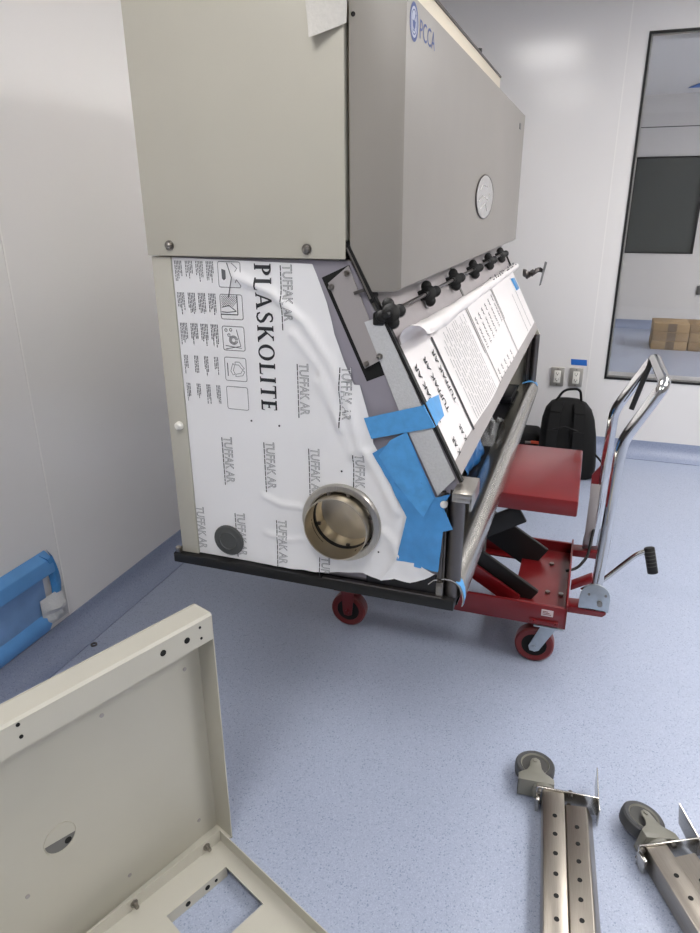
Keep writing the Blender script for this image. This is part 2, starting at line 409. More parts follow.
# seam gasket between hood and sash
e = MB(); e.prism([(-.447, 1.2445, 1.332), (-.437, 1.2445, 1.332), (-.386, 1.2445, 1.236), (-.392, 1.2445, 1.222)], (0, .03, 0)); gk = e.build('hood_gasket', 'black', cab)
e = MB(); e.prism([(-.4405, 1.244, 1.322), (-.4375, 1.244, 1.322), (-.391, 1.244, 1.232), (-.394, 1.244, 1.230)], (0, .002, 0)); e.build('edge_bead', 'screw', gk)
e = MB(); e.box(-.452, -.440, 1.2415, 1.262, 1.300, 1.335); e.build('corner_block', 'black', gk)
# sash
zt, zb = 1.262, .886
sash = MB().prism([onS(1.27, zt, -.006), onS(1.27, zt), onS(1.27, zb), onS(1.27, zb, -.006)], (0, 1.79, 0)).build('sash', 'sash_grey', cab)
e = MB(); e.prism([onS(1.97, zt - .03, .0005), onS(1.988, zt - .03, .0005), onS(1.988, 1.15, .0005), onS(1.97, 1.15, .0005)], nn * .002); e.build('joint_strip', 'mid_grey', sash)
e = MB(); e.prism([onS(1.247, 1.24, .001), onS(1.262, 1.24, .001), onS(1.262, .88, .001), onS(1.247, .88, .001)], nn * .006); e.build('edge_gasket', 'black', sash)
e = MB(); e.prism([onS(3.05, 1.19, .001), onS(3.06, 1.19, .001), onS(3.06, 1.12, .001), onS(3.05, 1.12, .001)], nn * .006); e.build('edge_gasket', 'black', sash)
rows = []
for i in range(60):
    y = 1.262 + i * (3.06 - 1.262) / 59; r = []
    wob = .006 * noise.noise(V((y * 3.1, 0, 5)))
    for j, z in enumerate((.914, .905, .898, .891, .886, .880)):
        r.append(onS(y, z + (wob if j == 0 else 0), .0026 + (.0015 * noise.noise(V((y * 6, j * .5, 1))) if 0 < j < 5 else 0) - (.008 if j == 5 else 0)))
    rows.append(r)
MB().strip(rows).build('bottom_rail_wrap', 'plate_grey', sash)
# protective film on sash, with its print
def film_edge(y):  # lower edge
    return .908 - .004 * math.sin(y * 4) + .003 * noise.noise(V((y * 4, 2, 0)))
rows = []
NY = 70
for i in range(NY):
    y = 1.268 + i * (3.05 - 1.268) / (NY - 1); top = 1.140 - .004 * (y - 1.27); r = []
    for j in range(14):
        z = film_edge(y) + (top - film_edge(y)) * j / 13
        r.append(onS(y, z, 0.0018 + .0005 * noise.noise(V((y * 3, z * 9, 3)))))
    rows.append(r)
sf = MB().strip(rows).build('sash_film', 'paper_white', sash)
def s_text(mb, s, size, y, z, sxs=1., off=0.):
    # reading direction runs up the slope, letter tops towards the near end
    vs, fs = text_polys(s, size, off, sxs); mb.raw([onS(y - b, z + a * .8861, 0.0032) for a, b in vs], fs)
def s_bar(mb, y0, y1, z0, z1, off=0.0032): mb.poly([onS(y0, z0, off), onS(y1, z0, off), onS(y1, z1, off), onS(y0, z1, off)])
pm = MB()
for (y, z) in ((1.315, .985), (1.39, .985), (1.468, .985)): s_text(pm, 'TUFFAK AR', .030, y, z, .82, .0005)
for (y, z) in ((1.335, .912), (1.415, .915)): s_text(pm, 'K AR', .028, y, z, .62, .0004)
s_bar(pm, 1.488, 1.503, .912, 1.118)
pm.build('bold_print', 'ink', sf, 0)
pm = MB()
for k in range(15):
    y = 1.56 + k * .022; z = film_edge(y) + .01
    while z < 1.105 - .02 * (k < 3):
        l = random.uniform(.02, .05); s_bar(pm, y, y + .0032, z, min(z + l, 1.115)); z += l + random.uniform(.003, .008)
pm.build('small_print', 'ink_soft', sf, 0)
pm = MB()
for y0, z0, z1 in ((1.945, .912, 1.125), (2.40, .91, 1.125), (1.925, 1.0, 1.125), (2.42, 1.02, 1.12)): s_bar(pm, y0, y0 + .006, z0, z1)
for k, y in enumerate((1.99, 2.06, 2.13, 2.20, 2.28, 2.36)):
    s_text(pm, 'TUFFAK AR', .027, y + .012, 1.0 + .004 * k, .72, .0004)
    if k < 5: s_text(pm, 'K AR', .025, y + .012, .914, .6, .0004)
for y in (2.78, 2.9): s_bar(pm, y, y + .006, .92, 1.06)
pm.build('lettering', 'ink', sf, 0)
# rolled upper part of the film
rows = []
for i in range(110):
    u = i / 109; y = 1.272 + u * 1.80
    R = .015 - .001 * u + .012 * math.exp(-u * 5) + .0022 * noise.noise(V((y * 9, 0, 0)))
    tz = 1.136 - .004 * (y - 1.27) + .004
    sweep = math.radians(185 + 150 * min(1, u * 3)); r = []
    c = onS(y, tz, R + .0055)
    for j in range(20):
        a = sweep * j / 19; rr = R * (1 - .03 * u * j / 19) * (1 + .10 * noise.noise(V((y * 14, j * .35, 9))))
        r.append(c - nn * math.cos(a) * rr - sl * math.sin(a) * rr * .9)
    rows.append(r)
roll = MB().strip(rows).build('rolled_film', 'paper_white', sash, 60)
pm = MB()
for k in range(26):
    y = 2.35 + k * .027; R = .0145; tz = 1.136 - .004 * (y - 1.27) + .004; c = onS(y, tz, R + .0055)
    a = math.radians(random.choice((95, 125, 150))); p = c - nn * math.cos(a) * (R + .0035) - sl * math.sin(a) * (R + .003)
    pm.box(p.x - .001, p.x + .001, p.y - .006, p.y + .006, p.z - .002, p.z + .002)
pm.build('print_specks', 'ink_soft', roll, 0)
# wad of peeled film and its free strip at the far end
rows = []
for i in range(16):
    u = i / 15; r = []
    for j in range(10):
        a = 2 * PI * j / 9; R = .016 - .008 * u
        p = V((-.292 + .085 * u, 3.085 + .02 * math.sin(u * 7), 1.118 - .012 * math.sin(u * 6)))
        n1 = .9 * noise.noise(V((i * .9, (j % 9) * .8, 4)))
        r.append(p + V((0, math.cos(a), math.sin(a))) * R * (1 + n1) + V((.008 * noise.noise(V((i, j % 9, 1))), 0, 0)))
    rows.append(r)
wad = MB().strip(rows).build('film_wad', 'steel_dark', sash, 20)
MB().prism([(-.205, 3.06, 1.165), (-.198, 3.085, 1.160), (-.216, 3.10, 1.066), (-.221, 3.08, 1.064)], (.0015, .0, 0)).build('film_tab', 'mid_grey', wad)
m = MB(); m.poly([onS(2.91, 1.105, .004), onS(3.01, 1.10, .004), onS(3.02, 1.055, .004), onS(2.93, 1.057, .004)]); m.build('painter_tape', 'blue_tape', sash, solid=.001)
# bar and star knobs
kb = MB(); kb.cyl((-.357, 1.262, 1.205), (-.357, 2.95, 1.205), .0042, n=12); bar = kb.build('clamp_bar', 'steel_dark', cab)
kb = MB(); kb.box(-.388, -.366, 1.243, 1.262, 1.182, 1.206, .003); kb.build('bar_bracket', 'black', bar)
def knob(y):
    c = V((-.357, y, 1.203)); u = V((.25, -.94, .22)).normalized(); e1 = V((0, 0, 1)) - u * u.z; e1.normalize(); e2 = u.cross(e1); k = MB()
    k.cyl(c - u * .0135, c + u * .0135, .0185, n=20, bev=.002)
    for a in range(4):
        e_ = e1 * math.cos(a * PI / 2 + .3) + e2 * math.sin(a * PI / 2 + .3)
        k.cyl(c + e_ * .0172 - u * .013, c + e_ * .0172 + u * .013, .0122, n=16, bev=.003)
        k.cyl(c + e_ * .010 - u * .012, c + e_ * .010 + u * .012, .0105, n=12)
    o = k.build('star_knob', 'knob_black', cab, 40)
    k = MB(); k.cyl((c.x, y - .036, c.z + .002), (c.x, y - .010, c.z + .002), .0062, n=12, bev=.001); k.cyl((c.x, y + .010, c.z + .002), (c.x, y + .036, c.z + .002), .0062, n=12, bev=.001); k.build('spindle', 'black', o)
for i in range(6): knob(1.260 + i * .313)
# access plate on the near end; recess shade painted as a flat black patch
m = MB(); m.poly([(-.493, 1.2525, 1.266), (-.437, 1.2525, 1.291), (-.366, 1.2525, 1.086), (-.402, 1.2525, 1.070)]); m.build('recess_shade', 'hole', cab, 0)
m = MB(); m.prism([(-.478, 1.2465, 1.257), (-.437, 1.2465, 1.290), (-.365, 1.2465, 1.120), (-.404, 1.2465, 1.097)], (0, .003, 0)); ap = m.build('access_plate', 'plate_grey', cab)
for x, z in ((-.471, 1.250), (-.440, 1.276), (-.374, 1.123), (-.401, 1.106)): screw(x, z, 1.2465, ap, .0045)
m = MB(); m.prism([(-.426, 1.2425, 1.243), (-.406, 1.2425, 1.250), (-.404, 1.2425, 1.244), (-.424, 1.2425, 1.237)], (0, .004, 0)); m.build('clip', 'steel_dark', ap)
# foam strip along the front corner
m = MB(); m.prism([(-.405, 1.2475, 1.187), (-.373, 1.2475, 1.199), (-.216, 1.2475, .889), (-.25, 1.2475, .848), (-.33, 1.2475, 1.01)], (0, -.0015, 0)); m.build('foam_strip', 'foam', cab)
# ---- printed protective film on the near end
ridges = [([(-.675, 1.262), (-.60, 1.236), (-.53, 1.18), (-.475, 1.10), (-.44, 1.02), (-.415, .93)], .0065, .010),
          ([(-.555, 1.155), (-.50, 1.09), (-.47, 1.03), (-.455, .97)], .005, .008),
          ([(-.50, 1.06), (-.46, .985), (-.43, .91)], .005, .009),
          ([(-.64, .792), (-.60, .777), (-.55, .778)], .0035, .006),
          ([(-.64, .70), (-.58, .692), (-.55, .70)], .003, .006),
          ([(-.40, .92), (-.365, .86), (-.335, .80)], .006, .010),
          ([(-.36, .75), (-.34, .73), (-.325, .69)], .005, .008)]
def seg_d(p, a, b):
    ap_ = (p[0] - a[0], p[1] - a[1]); ab = (b[0] - a[0], b[1] - a[1]); t = max(0, min(1, (ap_[0] * ab[0] + ap_[1] * ab[1]) / (ab[0] ** 2 + ab[1] ** 2)))
    return math.hypot(ap_[0] - ab[0] * t, ap_[1] - ab[1] * t)
def bulge(x, z):
    h = 0
    for pts, amp, wd in ridges:
        d = min(seg_d((x, z), pts[i], pts[i + 1]) for i in range(len(pts) - 1)); h += 1.3 * amp * math.exp(-(d / wd) ** 2)
    k = max(0, min(1, (x + .62) / .22)) * max(0, min(1, (1.27 - z) / .1)); k = k * k * (3 - 2 * k)
    h += k * (.004 + .0035 * noise.noise(V((x * 13, z * 9, 2.))) + .0022 * noise.noise(V((x * 38, z * 30, 5.))))
    kk = max(0, min(1, (.70 - z) / .08)) * max(0, min(1, (x + .72) / .15)); h += kk * (.006 + .004 * noise.noise(V((x * 30, z * 10, 1))))
    return max(0, h)
def fy(x, z): return 1.2505 - bulge(x, z)
film_poly = [(-.8195, 1.2975), (-.511, 1.291), (-.503, 1.273), (-.498, 1.26), (-.482, 1.219), (-.474, 1.189), (-.467, 1.161), (-.448, 1.11), (-.427, 1.063), (-.415, 1.063), (-.396, 1.0), (-.385, .945), (-.340, .866), (-.304, .79), (-.322, .685), (-.325, .672), (-.364, .632), (-.406, .644), (-.46, .635), (-.521, .625), (-.585, .6215), (-.713, .620), (-.8195, .620)]
film = MB().add(holed(film_poly, Y0, .006, True, lambda v: V((v.x, fy(v.x, v.z), v.z)))).build('protective_film', 'film_white', cab, 70)
def ntext(mb, s, size, x, z, off=0., sxs=1., lift=.0011):
    # reads downwards, letter tops to +X
    vs, fs = text_polys(s, size, off, sxs)
    mb.raw([(x + b, fy(x + b, z - a) - lift, z - a) for a, b in vs], fs)
def nbar(mb, x0, x1, z0, z1, lift=.0011):
    n = max(1, int(abs(z1 - z0) / .012))
    for i in range(n):
        a, b_ = z0 + (z1 - z0) * i / n, z0 + (z1 - z0) * (i + 1) / n
        mb.poly([(x0, fy(x0, a) - lift, a), (x1, fy(x1, a) - lift, a), (x1, fy(x1, b_) - lift, b_), (x0, fy(x0, b_) - lift, b_)])
def nline(mb, pts, wd=.0012, lift=.0011):
    for (ax, az), (bx, bz) in zip(pts, pts[1:]):
        d = V((bx - ax, bz - az)); L_ = d.length
        if L_ < 1e-6: continue
        n_ = V((-d.y, d.x)) / L_ * wd / 2
        mb.poly([(x, fy(x, z) - lift, z) for x, z in ((ax + n_.x, az + n_.y), (bx + n_.x, bz + n_.y), (bx - n_.x, bz - n_.y), (ax - n_.x, az - n_.y))])
# serif capitals, cap height 1; each glyph = list of convex polygons, width
def ell(cx, cy, rx, ry, a0, a1, n=14): return [(cx + rx * math.cos(math.radians(a0 + (a1 - a0) * k / n)), cy + ry * math.sin(math.radians(a0 + (a1 - a0) * k / n))) for k in range(n + 1)]
def band(o, i): return [[o[k], o[k + 1], i[k + 1], i[k]] for k in range(len(o) - 1)]
def stroke(pts, ws):
    L_, R_ = [], []
    for k, p in enumerate(pts):
        a = pts[max(0, k - 1)]; b_ = pts[min(len(pts) - 1, k + 1)]; d = V((b_[0] - a[0], b_[1] - a[1])).normalized(); n_ = V((-d.y, d.x)) * ws[k] / 2
        L_.append((p[0] + n_.x, p[1] + n_.y)); R_.append((p[0] - n_.x, p[1] - n_.y))
    return band(L_, R_)
def rect(a, b, c, d): return [(a, c), (b, c), (b, d), (a, d)]
ST = .195
G = {
 'P': ([rect(.08, .08 + ST, 0, 1), rect(.0, .32, 0, .07), rect(.0, .25, .93, 1)] + band(ell(.24, .73, .36, .27, -90, 90), ell(.24, .73, .18, .19, -90, 90)), .68),
 'L': ([rect(.08, .08 + ST, 0, 1), rect(.0, .32, .93, 1), rect(.0, .62, 0, .1), [(.56, 0), (.64, 0), (.66, .22), (.63, .22)]], .74),
 'A': ([[(.06, 0), (.15, 0), (.46, 1), (.36, 1)], [(.34, 1), (.47, 1), (.87, 0), (.65, 0)], rect(.2, .62, .28, .36), rect(0, .22, 0, .07), rect(.58, .93, 0, .07)], .96),
 'S': (stroke([(.56, .80), (.5, .93), (.34, .97), (.18, .92), (.12, .77), (.2, .62), (.36, .51), (.52, .38), (.57, .23), (.48, .08), (.3, .02), (.13, .08), (.07, .22)], [.08, .1, .1, .13, .16, .18, .19, .18, .16, .13, .1, .1, .08]), .72),
 'K': ([rect(.08, .08 + ST, 0, 1), rect(.0, .32, 0, .07), rect(.0, .32, .93, 1), [(.22, .42), (.31, .42), (.76, .98), (.65, .98)], [(.3, .54), (.45, .64), (.91, 0), (.67, 0)], rect(.56, .84, .93, 1), rect(.64, .95, 0, .07)], .96),
 'O': (band(ell(.5, .5, .46, .515, 0, 360, 40), ell(.5, .5, .27, .43, 0, 360, 40)), 1.06),
 'I': ([rect(.09, .09 + ST, 0, 1), rect(.0, .335, 0, .07), rect(.0, .335, .93, 1)], .44),
 'T': ([rect(.3, .3 + ST, 0, 1), rect(.2, .555, 0, .07), rect(.0, .755, .9, 1), [(.0, 1), (.06, 1), (.03, .78), (.0, .78)], [(.695, 1), (.755, 1), (.755, .78), (.725, .78)]], .83),
 'E': ([rect(.08, .08 + ST, 0, 1), rect(.0, .58, 0, .1), rect(.0, .56, .9, 1), rect(.2, .46, .45, .54), [(.53, 0), (.59, 0), (.62, .22), (.59, .22)], [(.52, 1), (.57, 1), (.57, .79), (.545, .79)], rect(.43, .46, .4, .6)], .68)}
pm = MB(); S_ = .036; adv = sum(G[ch][1] for ch in 'PLASKOLITE'); gap = (.302 / S_ - adv) / 10; cx = 0
for ch in 'PLASKOLITE':
    for pg in G[ch][0]:
        vs = [(-.634 + b * S_, 1.2895 - (cx + a) * S_) for a, b in pg]
        pm.add(holed(vs, Y0, .006, False, lambda v: V((v.x, fy(v.x, v.z) - .0012, v.z))))
    cx += G[ch][1] + gap
pm.build('maker_lettering', 'ink', film, 0)
marks = [(-.577, 1.289), (-.548, 1.098), (-.455, 1.098), (-.735, .922), (-.633, .921), (-.528, .919), (-.428, .918), (-.822, .742), (-.716, .741), (-.612, .739), (-.508, .735), (-.405, .70), (-.345, .74)]
pa, pb, pc = MB(), MB(), MB()
for i, (x, z) in enumerate(marks):
    if (x, z) == (-.345, .74): continue
    if i == 11: continue
    if x == -.508: z = .665
    s2 = .5 if x == -.508 else 1
    word = 'TUFFAK AR' if s2 == 1 else 'TUF'
    ntext(pa, word, .0285, x + .004, z, .0004, .74, .0009); ntext(pb, word, .0285, x + .004, z, -.0006, .74, .0014)
    z2 = z - .002
    while z2 > z - (.114 if s2 == 1 else .04):
        l = random.uniform(.006, .014); nbar(pc, x - .0015, x + .0006, z2, z2 - l); z2 -= l + .0015
pa.build('brand_print', 'ink_soft', film, 0); pb.build('brand_print_fill', 'ink_white', film, 0); pc.build('brand_underline', 'ink', film, 0)
# instruction columns
pt = MB(); rowz = [(1.2915, 1.25), (1.2285, 1.182), (1.166, 1.118), (1.098, 1.055), (1.037, .992)]
for r, (za, zb_) in enumerate(rowz):
    for c_, xc in enumerate((-.814, -.789, -.765, -.741)):
        nl = 5 if r < 3 else 3
        for q in range(nl):
            x = xc + q * .0036 + (.002 if r > 2 else 0); z = za; end = za - (za - zb_) * random.uniform(.55, 1.)
            while z > end:
                l = random.uniform(.003, .009); nbar(pt, x, x + .0018, z, max(z - l, end)); z -= l + .0013
pt.build('instruction_text', 'ink_soft', film, 0)
pp = MB()
def rrect(x0, x1, z0, z1, r=.004):
    p = []
    for cx_, cz_, a0 in ((x1 - r, z1 - r, 0), (x0 + r, z1 - r, 90), (x0 + r, z0 + r, 180), (x1 - r, z0 + r, 270)):
        p += [(cx_ + r * math.cos(math.radians(a0 + q * 30)), cz_ + r * math.sin(math.radians(a0 + q * 30))) for q in range(4)]
    return p + [p[0]]
for z1 in (1.2915, 1.228, 1.164, 1.0995, 1.037): nline(pp, rrect(-.7145, -.6645, z1 - .0495, z1), .0011)
z = 1.2915   # folded sheet and a blade
nline(pp, [(-.694, z - .002), (-.683, z - .03), (-.695, z - .07)], .0022); nline(pp, [(-.683, z - .03), (-.672, z - .012), (-.684, z - .002)], .0012); nline(pp, [(-.676, z - .04), (-.67, z - .033), (-.664, z - .046)], .0012)
for q in range(7): nline(pp, [(-.706 + q * .0012, z - .014 - q * .0004), (-.706 + q * .0012, z - .036 + abs(q - 3) * .001)], .0016)
z = 1.228    # hatched corner of a masked sheet
for q in range(12):
    a, b_ = q * .0042, 0
    nline(pp, [(-.712 + min(a, .036), z - .002 - max(0, a - .036)), (-.712 + max(0, a - .022), z - .002 - min(a, .022))], .0009)
nline(pp, [(-.676, z - .001), (-.676, z - .04), (-.714, z - .04)], .002); nline(pp, [(-.712, z - .026), (-.695, z - .022), (-.679, z - .033), (-.700, z - .036), (-.713, z - .035)], .0016)
z = 1.164    # wiping cloth
nline(pp, [(-.709, z - .047), (-.674, z - .040), (-.682, z - .006)], .0012); nline(pp, [(-.709, z - .04), (-.672, z - .044)], .0012)
for q in range(3): nline(pp, [(-.690 + .010 * math.cos(t_ * .55) * (1 - q * .25), z - .028 + .009 * math.sin(t_ * .55) * (1 - q * .22)) for t_ in range(12)], .0011)
for q, (a, b_) in enumerate(((-.706, .008), (-.695, .007), (-.7, .018))): nline(pp, [(a + .003 * math.cos(t_), z - b_ + .003 * math.sin(t_)) for t_ in range(7)], .0012)
z = 1.0995   # recycling arrows
for q in range(3):
    a = math.radians(90 + 120 * q); c0 = V((-.685, z - .025)); d = V((math.cos(a), math.sin(a))); n_ = V((-d.y, d.x))
    p = [c0 + d * .016 + n_ * .005, c0 + d * .016 - n_ * .005, c0 + d * .003 - n_ * .016, c0 - n_ * .011 + d * .001, c0 + d * .010 - n_ * .003, c0 + d * .010 + n_ * .005, c0 + d * .016 + n_ * .005]
    nline(pp, [(v.x, v.y) for v in p], .001)
nbar(pp, -.709, -.707, z - .012, z - .04)
pp.build('pictograms', 'ink_soft', film, 0)
# loose lower flap
MB().add(holed([(-.332, .690), (-.365, .634), (-.335, .644), (-.300, .640), (-.268, .654), (-.247, .672), (-.29, .69)], 1.2435, .008, False, lambda v: V((v.x, v.y - .004 - .004 * noise.noise(V((v.x * 45, v.z * 45, 0))), v.z)))).build('film_flap', 'film_white', cab, 60)
m = MB(); m.box(-.40, -.2445, 1.2475, 1.2525, .6205, .662); m.build('lower_dark_strip', 'black_gloss', cab)  # dark strip filling the gap between film and tray
m = MB()
for x, z in ((-.595, .96), (-.372, .70), (-.455, .875), (-.66, .965)): m.cyl((x, fy(x, z) - .0006, z), (x, fy(x, z) - .0012, z), .0022, n=8)
m.build('specks', 'ink', film, 0)
# black grommet
m = MB(); m.lathe([(0, .005), (.020, .005), (.0215, .0065), (.0235, .005), (.035, .0045), (.038, .002), (.038, 0), (0, 0)], (-.737, 1.2495, .667), (0, -1, 0), 40, False); m.build('port_plug', 'grey_rubber', cab)
# duct collar
o = V((PC.x, 1.250, PC.z)); ax = (0, -1, 0)
m = MB(); m.lathe([(.0735, .006), (.0735, .012), (.076, .014), (.087, .013), (.0895, .009), (.0895, 0), (.0735, 0)], o, ax, 64); col = m.build('duct_collar', 'steel', cab, 30)
m = MB(); m.lathe([(.0685, .042), (.0705, .042), (.0705, -.14), (.0685, -.14)], o + V((-.002, 0, -.001)), ax, 64); m.build('duct_sleeve', 'steel_warm', col, 30)
m = MB(); m.lathe([(0, -.06), (.062, -.06), (.0683, -.058), (.0683, -.064), (0, -.064)], o + V((-.002, 0, -.001)), ax, 48, False); m.build('duct_damper', 'steel_warm', col, 30)
m = MB(); m.lathe([(.0672, -.008), (.0672, -.019), (.0684, -.019), (.0684, -.008)], o + V((-.002, 0, -.001)), ax, 48); m.build('gasket_band', 'black', col, 30)
m = MB(); m.lathe([(.0706, .004), (.0735, .004), (.0735, .002), (.0706, .002)], o, ax, 48); m.build('gap_shade', 'hole', col, 30)  # black ring paints the shade in the gap around the sleeve
m = MB()
for a in (20, 75, 110, 330, 300):
    e_ = V((math.cos(math.radians(a)), 0, math.sin(math.radians(a)))); p = o + e_ * .0725 + V((0, -.008, 0)); m.box(p.x - .004, p.x + .004, p.y - .006, p.y + .004, p.z - .004, p.z + .004, .001)
for a, dp in ((200, .02), (275, .02), (60, .03)):
    e_ = V((math.cos(math.radians(a)), 0, math.sin(math.radians(a)))); p = o + e_ * .066 + V((0, dp, 0)); m.box(p.x - .004, p.x + .004, p.y - .003, p.y + .003, p.z - .0035, p.z + .0035, .001)
m.build('clips', 'steel_dark', col)
# painter's tape pieces
def crumple(poly, y, step, amp, fn=None):
    return holed(poly, y, step, False, fn or (lambda v: V((v.x, y - abs(amp * noise.noise(V((v.x * 30, v.z * 22, 7)))) - .5 * abs(amp * noise.noise(V((v.x * 70, v.z * 70, 1)))), v.z))))
t1 = [(-.405, .997), (sx(1.032) + .002, 1.034), (sx(.985) + .002, .992), (-.389, .955)]
m = MB(); m.add(crumple(t1, 1.2435, .012, .002))
a_, b_ = V((sx(1.032) + .002, 1.2435, 1.034)), V((sx(.985) + .002, 1.2435, .992))
m.strip([[a_, b_], [onS(1.256, 1.034, .0085), onS(1.256, .990, .0085)], [onS(1.29, 1.033, .005), onS(1.28, .990, .005)], [onS(1.36, 1.024, .004), onS(1.334, .988, .004)]])
m.build('painter_tape', 'blue_tape', cab, 50)
t2 = [(-.386, .925), (-.349, .866), (-.311, .794), (-.332, .685), (-.24, .678), (-.234, .772), (-.214, .781), (-.237, .83), (-.222, .858), (-.252, .846), (-.278, .899), (-.315, .979), (-.345, .955)]
m = MB(); m.add(crumple(t2, 1.2415, .007, .007)); m.build('painter_tape', 'blue_tape_dark', cab, 50)
t3 = [(-.372, .922), (-.348, .958), (-.315, .979), (-.288, .915), (-.255, .845), (-.275, .80), (-.33, .86)]
m = MB(); m.add(crumple(t3, 1.2390, .008, .004)); m.build('painter_tape', 'blue_tape', cab, 50)
# masking paper hanging from the top of the near end
rows = []
pl = [(-.517, 1.78), (-.493, 1.655), (-.434, 1.676), (-.431, 1.78)]
for i in range(10):
    v_ = i / 9; r = []
    for j in range(10):
        u = j / 9; A = V((pl[0][0] + (pl[1][0] - pl[0][0]) * v_, pl[0][1] + (pl[1][1] - pl[0][1]) * v_)); B = V((pl[3][0] + (pl[2][0] - pl[3][0]) * v_, pl[3][1] + (pl[2][1] - pl[3][1]) * v_)); q = A + (B - A) * u
        r.append((q.x, 1.2375 - .022 * v_ ** 2 * (1 - u) ** 1.3, q.y))
    rows.append(r)
MB().strip(rows).build('masking_paper', 'mask_paper', cab, 60)
# front posts, latch, airfoil
def post(y0, y1, name='front_post'):
    m = MB(); m.box(-.243, -.2335, y0, y1, .617, .858, .001); m.box(-.2325, -.2285, y0 + .002, y1, .617, .853, .001)
    m.prism([(-.2285 + .0165 + .0165 * math.cos(math.radians(a)), y0 + .017 + .017 * math.sin(math.radians(a)), .617) for a in range(0, 360, 15)], (0, 0, .245))
    return m.build(name, 'steel_dark', cab, 25)  # darker steel stands in for the dark reflection on the posts
p1 = post(1.246, 1.29); p2 = post(3.036, 3.085)
m = MB(); m.lathe([(0, .010), (.005, .0095), (.0075, .006), (.0075, 0), (0, 0)], (-.2345, 1.2425, .834), (0, -1, 0), 16, False); m.build('cap', 'white_plastic', p1)
m = MB(); m.box(-.2435, -.2285, 1.2395, 1.2465, .590, .652, .001)
for z in (.60, .612, .624, .638): m.box(-.241, -.231, 1.238, 1.2397, z, z + .005)
m.build('hinge_plate', 'screw', p1)
m = MB(); m.box(-.213, -.174, 1.203, 1.297, .866, .877, .002); m.box(-.179, -.174, 1.203, 1.297, .842, .870, .001); m.box(-.213, -.174, 1.203, 1.206, .858, .868, .001); m.box(-.205, -.19, 1.255, 1.285, .855, .868)
m.build('latch_bracket', 'steel', cab)
prof = [(-.262, .642), (-.250, .654), (-.228, .661), (-.214, .661), (-.203, .657), (-.193, .648), (-.187, .634), (-.184, .617), (-.186, .602)]
inner = [(x - .0025 if i > 4 else x, z - .003) for i, (x, z) in enumerate(prof)]
m = MB(); ring = [(x, 1.246, z) for x, z in prof] + [(x, 1.246, z) for x, z in reversed(inner)]
t = bmesh.new(); A = [t.verts.new(p) for p in ring]; B = [t.verts.new((p[0], 3.075, p[2])) for p in ring]; n_ = len(ring)
for i in range(n_): t.faces.new((A[i], A[(i + 1) % n_], B[(i + 1) % n_], B[i]))
for i in range(len(prof) - 1): t.faces.new((A[i], A[n_ - 1 - i], A[n_ - 2 - i], A[i + 1])); t.faces.new((B[i], B[i + 1], B[n_ - 2 - i], B[n_ - 1 - i]))
bmesh.ops.recalc_face_normals(t, faces=t.faces); m.add(t); air = m.build('front_airfoil', 'steel_y', cab, 40)
m = MB(); pts = prof[4:]
m.strip([[(x + .001 * (i > 0), 1.2455, z + .0008) for i, (x, z) in enumerate(pts)], [(x + .0012, 1.275 - i * .004, z + .0012) for i, (x, z) in enumerate(pts)]]); m.build('painter_tape', 'blue_tape', air)
m = MB(); m.strip([[(x + .0008, 2.99 + .012 * i, z + .0012) for i, (x, z) in enumerate(prof[1:7])], [(x + .0008, 3.02 + .012 * i, z + .0012) for i, (x, z) in enumerate(prof[1:7])]]); m.build('painter_tape', 'blue_tape', air)
m = MB(); m.box(-.25, -.20, 1.262, 3.06, .592, .596); m.build('airfoil_shelf', 'black', cab)

# loose plastic lying inside the opening
def sheet(name, m, o0, du, dv, nu, nv, amp, label, cat, seed, fr=9):
    rows = []; o0, du, dv = V(o0), V(du), V(dv); nrm = du.cross(dv).normalized()
    for i in range(nu):
        r = []
        for j in range(nv):
            p = o0 + du * (i / (nu - 1)) + dv * (j / (nv - 1)); k = noise.noise(V((p.x * fr * 3, p.y * fr, p.z * fr * 3 + seed))) + .6 * noise.noise(V((p.x * fr * 7, p.y * fr * 3, p.z * fr * 6 + seed)))
            r.append(p + nrm * amp * k)
        rows.append(r)
    mn = V((sum(q.x for r in rows for q in r), sum(q.y for r in rows for q in r), 0)) / (nu * nv); mn.z = min(q.z for r in rows for q in r)
    o = MB().strip(rows).build(name, m, None, 60, .0006, mn); return tag(o, label, cat)
sheet('blue_plastic_sheet', 'blue_plastic', (-.285, 1.86, .638), (.0, .26, .0), (-.02, .03, .13), 18, 10, .012, 'dark blue plastic sheet standing inside the hood opening below the sash', 'plastic sheet', 2)
rows = []
for i in range(16):
    r = []
    for j in range(12):
        y = 2.16 + .3 * i / 15; x = -.32 + .065 * j / 11
        r.append((x, y, .640 + .05 * math.exp(-((i - 8) / 5) ** 2) * (1 + noise.noise(V((x * 60, y * 22, 3)))) * (.5 + j / 20)))
    rows.append(r)
cp = MB().strip(rows).build('crumpled_plastic', 'clear', None, 25, .0006, (-.285, 2.31, .64)); tag(cp, 'crumpled clear plastic wrap inside the hood opening behind the steel front rail', 'plastic wrap')
dk = MB(); dk.box(-.34, -.262, 2.72, 2.92, .6335, .665, .006); tag(dk.build('equipment_box', 'black_gloss', None, 35, 0, (-.3, 2.82, .6335)), 'small black box on the dark worktop at the far end of the hood opening', 'box')

